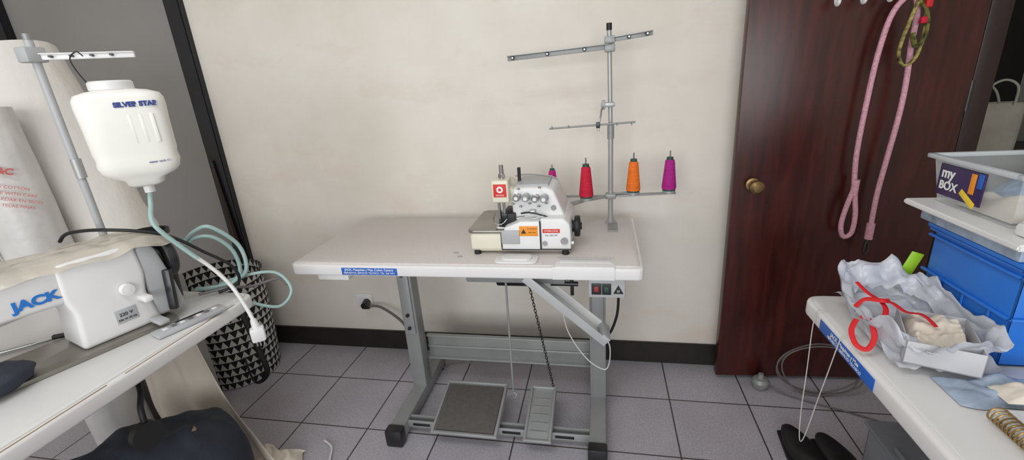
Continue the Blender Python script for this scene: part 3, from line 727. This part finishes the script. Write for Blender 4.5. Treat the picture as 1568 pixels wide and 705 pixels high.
g=G('duffel_bag',(-1.42,.74,0))
def fbag(u,v):
    th=u*2*math.pi; t=v
    ct,st=math.cos(th),math.sin(th)
    lx=(t-.5)*.62; e=(1-abs(2*t-1)**3.5)**.5
    ry=.17*e*(1+.10*nz(ct,st,t*4,1.6)); rz=.205*e*(1+.12*nz(ct,st,t*4+7,1.6))
    y=math.copysign(abs(ct)**.75,ct)*ry; z=.20+math.copysign(abs(st)**.75,st)*rz
    z=max(.005,z+.026*nz(lx,y,2,10)+.012*nz(lx,y,5,24))
    a=math.radians(62)
    return (-1.34+lx*math.cos(a)-y*math.sin(a),.745+lx*math.sin(a)+y*math.cos(a),z)
g.grid('body',90,70,fbag,NAVY)
g.lathe('patch',(-1.20,.86,.385),[(.001,0),(.014,0),(.012,.006),(.001,.007)],CARDB)

# ---------------- right table ----------------
RX=.492
g=G('cutting_table',(.85,.5,0))
g.prism('edge_band',rounded(RX,RX+.75,-.10,1.128,.035),.706,.746,WHITE,'Z',.008,3)
g.prism('top_laminate',rounded(RX+.012,RX+.74,-.09,1.116,.03),.742,.750,WHITE,'Z',.0015)
for i,y in enumerate((.05,.70)):
    g.box('foot_%d'%i,(RX+.12,y-.03,0),(RX+.72,y+.03,.06),STEEL,.006)
    g.box('upright_%d'%i,(RX+.50,y-.03,.05),(RX+.56,y+.03,.706),STEEL,.004)
g.box('cross_panel',(RX+.52,.05,.16),(RX+.53,.70,.28),STEEL,.001)
g.box('side_sticker',(RX-.0015,.80,.712),(RX+.001,1.02,.738),BLUES,.0003)
g.text('side_text_a','JACK, Maquinas y Mas',(RX-.002,.91,.7305),-math.pi/2,.0125,PAPER,ext=.0002,bold=.0002)
g.text('side_text_b','REPUESTOS, SERVICIO TECNICO',(RX-.002,.91,.719),-math.pi/2,.0095,PAPER,ext=.0002)

g=G('hanging_strings',(.48,1.0,.6))
g.tube('string_a',[(.505,1.03,.7535),(.489,1.035,.750),(.484,1.035,.71),(.480,1.02,.60),(.478,1.01,.48),(.480,1.0,.41),(.482,.985,.43),(.483,.96,.55),(.484,.935,.67),(.486,.925,.73),(.492,.925,.7515),(.52,.93,.7535)],.0012,STRG,seg=6)

g=G('storage_drawers',(.87,.97,0))
for i,(z0,z1) in enumerate(((0.002,.185),(.19,.37))):
    x0,x1,y0,y1=.70,1.04,.78,1.12
    for n,lo,hi in (('l',(x0,y0,z0),(x0+.004,y1,z1)),('r',(x1-.004,y0,z0),(x1,y1,z1)),('f',(x0,y0,z0),(x1,y0+.004,z1)),('b',(x0,y1-.004,z0),(x1,y1,z1)),('u',(x0,y0,z0),(x1,y1,z0+.004))):
        g.box('tub_%d_%s'%(i,n),lo,hi,SMOKE,.001)
    g.box('lid_%d'%i,(x0-.01,y0-.01,z1-.006),(x1+.01,y1+.01,z1+.005),SMOKE,.003)
    g.box('contents_%d'%i,(x0+.03,y0+.03,z0+.01),(x1-.03,y1-.03,z1-.05),TOTE,.02)
g.box('handle',(.70,.88,.372),(.705,1.02,.392),SMOKE,.003)

g=G('plastic_bag',(.61,.93,.75))
def fb(u,v):
    th=u*2*math.pi; ct,st=math.cos(th),math.sin(th)
    if v<.55: k=v/.55; r=.78+.30*k; z=.005+.068*k
    else: k=(v-.55)/.45; r=1.08-.32*k; z=.073-.035*k
    q=nz(ct*1.5,st*1.5,v*3,2); r*=1+.13*q*(.3+v)
    z*=1+.45*nz(ct,st,v,3)+.55*max(0,st)*1.0; z+=.010*nz(ct*4,st*4,v*5,2)*min(1,v*4)
    x=.605+.088*r*math.copysign(abs(ct)**.7,ct); y=.935+.148*r*math.copysign(abs(st)**.7,st)
    return (x,y,.752+max(.001,z))
g.grid('film',100,34,fb,BAGPL,.0)
def fb2(u,v):
    x=.525+.16*u; y=.80+.26*v; return (x,y,.770+.018*nz(x,y,1,22)+.010*nz(x,y,4,50)+.02*v)
g.grid('stuffing',40,50,fb2,BAGPL)
g=G('open_box',(.605,.85,.775),math.radians(-22),True)
w,l,h=.052,.068,.045
for n,lo,hi in (('a',(-w,-l,0),(-w+.002,l,h)),('b',(w-.002,-l,0),(w,l,h)),('c',(-w,-l,0),(w,-l+.002,h)),('d',(-w,l-.002,0),(w,l,h)),('e',(-w,-l,0),(w,l,.003))):
    g.box('side_'+n,lo,hi,CARD,.0005)
def fsc(u,v):
    x=-.048+.096*u; y=-.055+.118*v; e=min(1,6*min(u,1-u,v,1-v))
    return (x,y,.008+e*(.026+.022*v+.018*nz(x,y,2,38)+.006*nz(x,y,7,90)))
g.grid('fabric_scraps',44,50,fsc,CLOTH)
g=G('red_ribbon',(.57,.96,.87))
def rib(n,p): g.tube(n,p,.0050,REDR,flat=.2,seg=8)
rib('loop_a',[(.505,.915,.80),(.489,.895,.785),(.487,.868,.770),(.500,.855,.768),(.516,.868,.785),(.520,.895,.805),(.512,.915,.808)])
rib('tie_a',[(.53,.985,.85),(.540,.96,.838),(.552,.935,.832),(.548,.905,.825),(.530,.885,.806)])
rib('tie_b',[(.552,.935,.834),(.562,.915,.838),(.572,.89,.833),(.588,.87,.838),(.597,.845,.828)])
rib('tie_c',[(.512,.94,.815),(.53,.945,.83),(.55,.925,.838),(.566,.93,.835)])

g=G('folded_cloth',(.66,.78,.75))
def fg(u,v):
    x=.575+.22*u; y=.725+.075*v+.03*nz(u*3,v,1,1)
    e=min(1,6*min(u,1-u,v,1-v))
    return (x,y,.752+e*(.012+.015*abs(nz(x,y,2,25))))
g.grid('poly_sheet',50,34,fg,BLUEP)
def fg2(u,v):
    x=.63+.16*u; y=.715+.045*v; e=min(1,6*min(u,1-u,v,1-v))
    return (x,y,.768+e*(.012+.012*abs(nz(x,y,5,40))))
g.grid('white_cloth',40,14,fg2,CLOTH)

# blue crate
g=G('plastic_crate',(.88,.95,.75))
cx0,cx1,cy0,cy1,cz0,cz1=.705,1.12,.845,1.065,.752,.945
for n,lo,hi in (('left',(cx0,cy0,cz0),(cx0+.005,cy1,cz1)),('right',(cx1-.005,cy0,cz0),(cx1,cy1,cz1)),('front',(cx0,cy0,cz0),(cx1,cy0+.005,cz1)),('back',(cx0,cy1-.005,cz0),(cx1,cy1,cz1)),('floor',(cx0,cy0,cz0),(cx1,cy1,cz0+.005))):
    g.box('side_'+n,lo,hi,BLUEC,.002)
for i,z in enumerate((.845,.925,.938)):
    g.box('rim_l_%d'%i,(cx0-.008,cy0-.008,z),(cx0,cy1+.01,z+.006),BLUEC,.0028)
    g.box('rim_f_%d'%i,(cx0-.008,cy0-.008,z),(cx1,cy0,z+.006),BLUEC,.0028)
for i in range(3):
    y=cy0+.04+i*.065; g.box('rib_l_%d'%i,(cx0-.004,y,cz0),(cx0,y+.005,.845),BLUEC,.002)
g.box('lid',(cx0-.012,cy0-.012,cz1),(cx1+.01,cy1+.012,cz1+.01),BLUEC,.004)
g=G('pattern_stack',(.9,.97,.955))
g.box('sheets',(.69,.845,.956),(1.12,1.10,.980),BLUEP,.003)
g=G('lime_ruler',(.69,1.09,.85))
g.beam('blade',(.668,1.105,.752),(.704,1.10,.872),.004,.024,LIME,.001)

single('foam_board',(.672,.83,.981),(1.15,1.135,.993),WHITEP,.003)
g=G('storage_box',(.88,1.0,.994))
z0,z1=.9945,1.092
def tub(g,x0,x1,y0,y1,z0,z1,ins,mat):
    lo=[(x0+ins,y0+ins),(x1-ins,y0+ins),(x1-ins,y1-ins),(x0+ins,y1-ins)]; hi=[(x0,y0),(x1,y0),(x1,y1),(x0,y1)]
    vs=[(x,y,z0) for x,y in lo]+[(x,y,z1) for x,y in hi]
    fs=[[0,1,2,3]]+[[i,(i+1)%4,4+(i+1)%4,4+i] for i in range(4)]
    o=g.add('tub',vs,fs,mat,smooth=False)
tub(g,.705,1.08,.90,1.12,z0,z1,.014,CLEAR)
for n,lo,hi in (('l',(.695,.89,z1-.006),(.708,1.13,z1+.004)),('r',(1.075,.89,z1-.006),(1.09,1.13,z1+.004)),('f',(.695,.89,z1-.006),(1.09,.903,z1+.004)),('b',(.695,1.117,z1-.006),(1.09,1.13,z1+.004))):
    g.box('rim_'+n,lo,hi,CLEARR,.003)
g.box('label',(.7045,.975,1.015),(.7075,1.095,1.080),PURP,.0005)
g.text('label_text','my',(.7035,1.068,1.062),-math.pi/2,.030,PAPER,bold=.0008)
g.text('label_text_b','BOX',(.7035,1.062,1.036),-math.pi/2,.024,PAPER,bold=.0006)
g.box('label_stripe_a',(.7035,.985,1.018),(.7055,1.03,1.030),YEL,.0003,rot=Matrix.Rotation(.5,4,'X'))
g.box('label_stripe_b',(.7035,.995,1.035),(.7055,1.008,1.075),ORANGE,.0003)
g.box('label_stripe_c',(.7035,.978,1.050),(.7055,.990,1.078),BLUES,.0003)
def ff(u,v):
    x=.76+.29*u; y=.93+.16*v; e=min(1,5*min(u,1-u,v,1-v)); return (x,y,1.0+e*(.062+.03*nz(x,y,1,18)))
g.grid('blue_fabric',40,26,ff,BLUEF)
def ff2(u,v):
    x=.728+.07*u; y=.93+.14*v; e=min(1,5*min(u,1-u,v,1-v)); return (x,y,.998+e*(.03+.02*nz(x,y,1,30)))
g.grid('white_scraps',20,20,ff2,CLOTH)
g.box('yellow_item',(.87,1.02,1.055),(.95,1.08,1.125),YEL,.008)
g=G('white_packet',(.73,.86,.994))
g.box('packet',(.700,.842,.9935),(.775,.885,1.016),PAPER,.006)
g.box('packet_flap',(.705,.846,1.016),(.770,.880,1.019),WHITEP,.001)

g=G('spiral_notebook',(.66,.64,.75))
g.box('pages',(.605,.56,.7505),(.80,.70,.765),PAPER,.001)
g.box('cover',(.603,.558,.765),(.802,.702,.767),WHITE,.0005)
pts=[]
for i in range(18*10):
    t=i/10*2*math.pi; pts.append((.600+.013*math.cos(t),.565+.13*i/180,.7655+.0125*math.sin(t)))
g.tube('spiral',pts,.0014,GOLD,seg=6,sub=2)

g=G('coiled_cable',(.86,1.72,.1))
pts=[]
for i in range(60):
    t=i/60*2*math.pi*3; rr=.15+.012*math.sin(i*.7)
    pts.append((.86+rr*math.cos(t),1.72+.012*math.sin(t*.33)-.035*(1-math.sin(t))/2+.02,.105*(math.sin(t)+1)+.008))
g.tube('coil',pts,.0032,CORDG,seg=6,sub=3)
g.tube('lead',[(.67,1.73,.03),(.72,1.70,.008),(.80,1.66,.006),(.95,1.60,.006),(1.05,1.55,.006)],.0028,CORDG,seg=6)
g.lathe('plug',(.648,1.735,.0),[(.001,.002),(.024,.004),(.032,.015),(.034,.035),(.026,.048),(.012,.052),(.010,.070),(.001,.071)],STEEL)
g=G('shoe',(.72,1.36,0))
for k,(sx,sy) in enumerate(((.66,1.36),(.76,1.33))):
    def fs(u,v,sx=sx,sy=sy):
        th=u*2*math.pi; t=v; e=(1-abs(2*t-1)**3)**.5
        w=.04*e*(1.1-.2*math.cos(t*6)); h=.025+.03*(t>.5)*(t-.5)*2
        return (sx+w*math.cos(th)+.03*t,sy+.13-.25*t,max(.003,.03+h*e*math.sin(th)))
    g.grid('upper_%d'%k,28,24,fs,BLACK)
    g.prism('sole_%d'%k,[(sx-.03,sy-.12),(sx+.06,sy-.12),(sx+.05,sy),(sx+.04,sy+.12),(sx-.03,sy+.12),(sx-.04,sy)],.0,.012,BLACK,'Z',.004)

g=G('dark_cabinet',(1.75,2.3,0))
g.box('carcass',(1.42,2.15,0),(2.1,2.6,.86),WOODD,.004)
g.box('door_panel_a',(1.43,2.142,.05),(1.75,2.152,.84),WOODD,.004)
g.box('door_panel_b',(1.77,2.142,.05),(2.09,2.152,.84),WOODD,.004)
g.cyl('handle',(1.72,2.135,.5),(1.72,2.135,.6),.006,BRASS)
g=G('tote_bag',(1.60,2.3,.86))
g.loft('body',(1.60,2.30,.861),[(0,.10,.06),(.02,.105,.065),(.12,.11,.06),(.20,.115,.045),(.215,.11,.035),(.18,.10,.03)],TOTE,e=4)
g.tube('handle_a',[(1.54,2.26,1.06),(1.55,2.25,1.14),(1.60,2.25,1.17),(1.65,2.25,1.14),(1.66,2.26,1.06)],.005,TOTE)
g.tube('handle_b',[(1.54,2.33,1.06),(1.56,2.34,1.12),(1.60,2.34,1.15),(1.64,2.34,1.12),(1.66,2.33,1.06)],.005,TOTE)

# ---------------- lights ----------------
def area(name,loc,rot,sx,sy,p,col):
    l=bpy.data.lights.new(name,'AREA'); l.shape='RECTANGLE'; l.size=sx; l.size_y=sy; l.energy=p; l.color=col
    o=bpy.data.objects.new(name,l); S.collection.objects.link(o); o.location=loc; o.rotation_euler=rot; return o
area('window_daylight',(-.3,-2.58,1.55),(math.radians(90),0,0),3.8,1.5,88,(.965,.985,1))
area('overhead_fill',(-.6,.1,2.56),(0,0,0),1.2,.6,14,(.98,.99,1))  # added soft fill under the ceiling, not a lamp of the room
w=bpy.data.worlds.new('world'); S.world=w; w.use_nodes=True
nt=w.node_tree; bg=nt.nodes['Background']; sk=nt.nodes.new('ShaderNodeTexSky'); sk.sky_type='HOSEK_WILKIE'
nt.links.new(sk.outputs[0],bg.inputs[0]); bg.inputs[1].default_value=.5

# ---------------- camera ----------------
cd=bpy.data.cameras.new('camera'); cam=bpy.data.objects.new('camera',cd); S.collection.objects.link(cam)
right=Vector((.9801,.1864,-.0680)); back=Vector((.1984,-.9265,.3197)).normalized()
up=back.cross(right).normalized(); right=up.cross(back).normalized()
M=Matrix((right,up,back)).transposed().to_4x4(); M.translation=Vector((0,0,1.31))
cam.matrix_world=M
cd.sensor_width=36; cd.lens=686/1568*36; cd.clip_start=.02
S.camera=cam
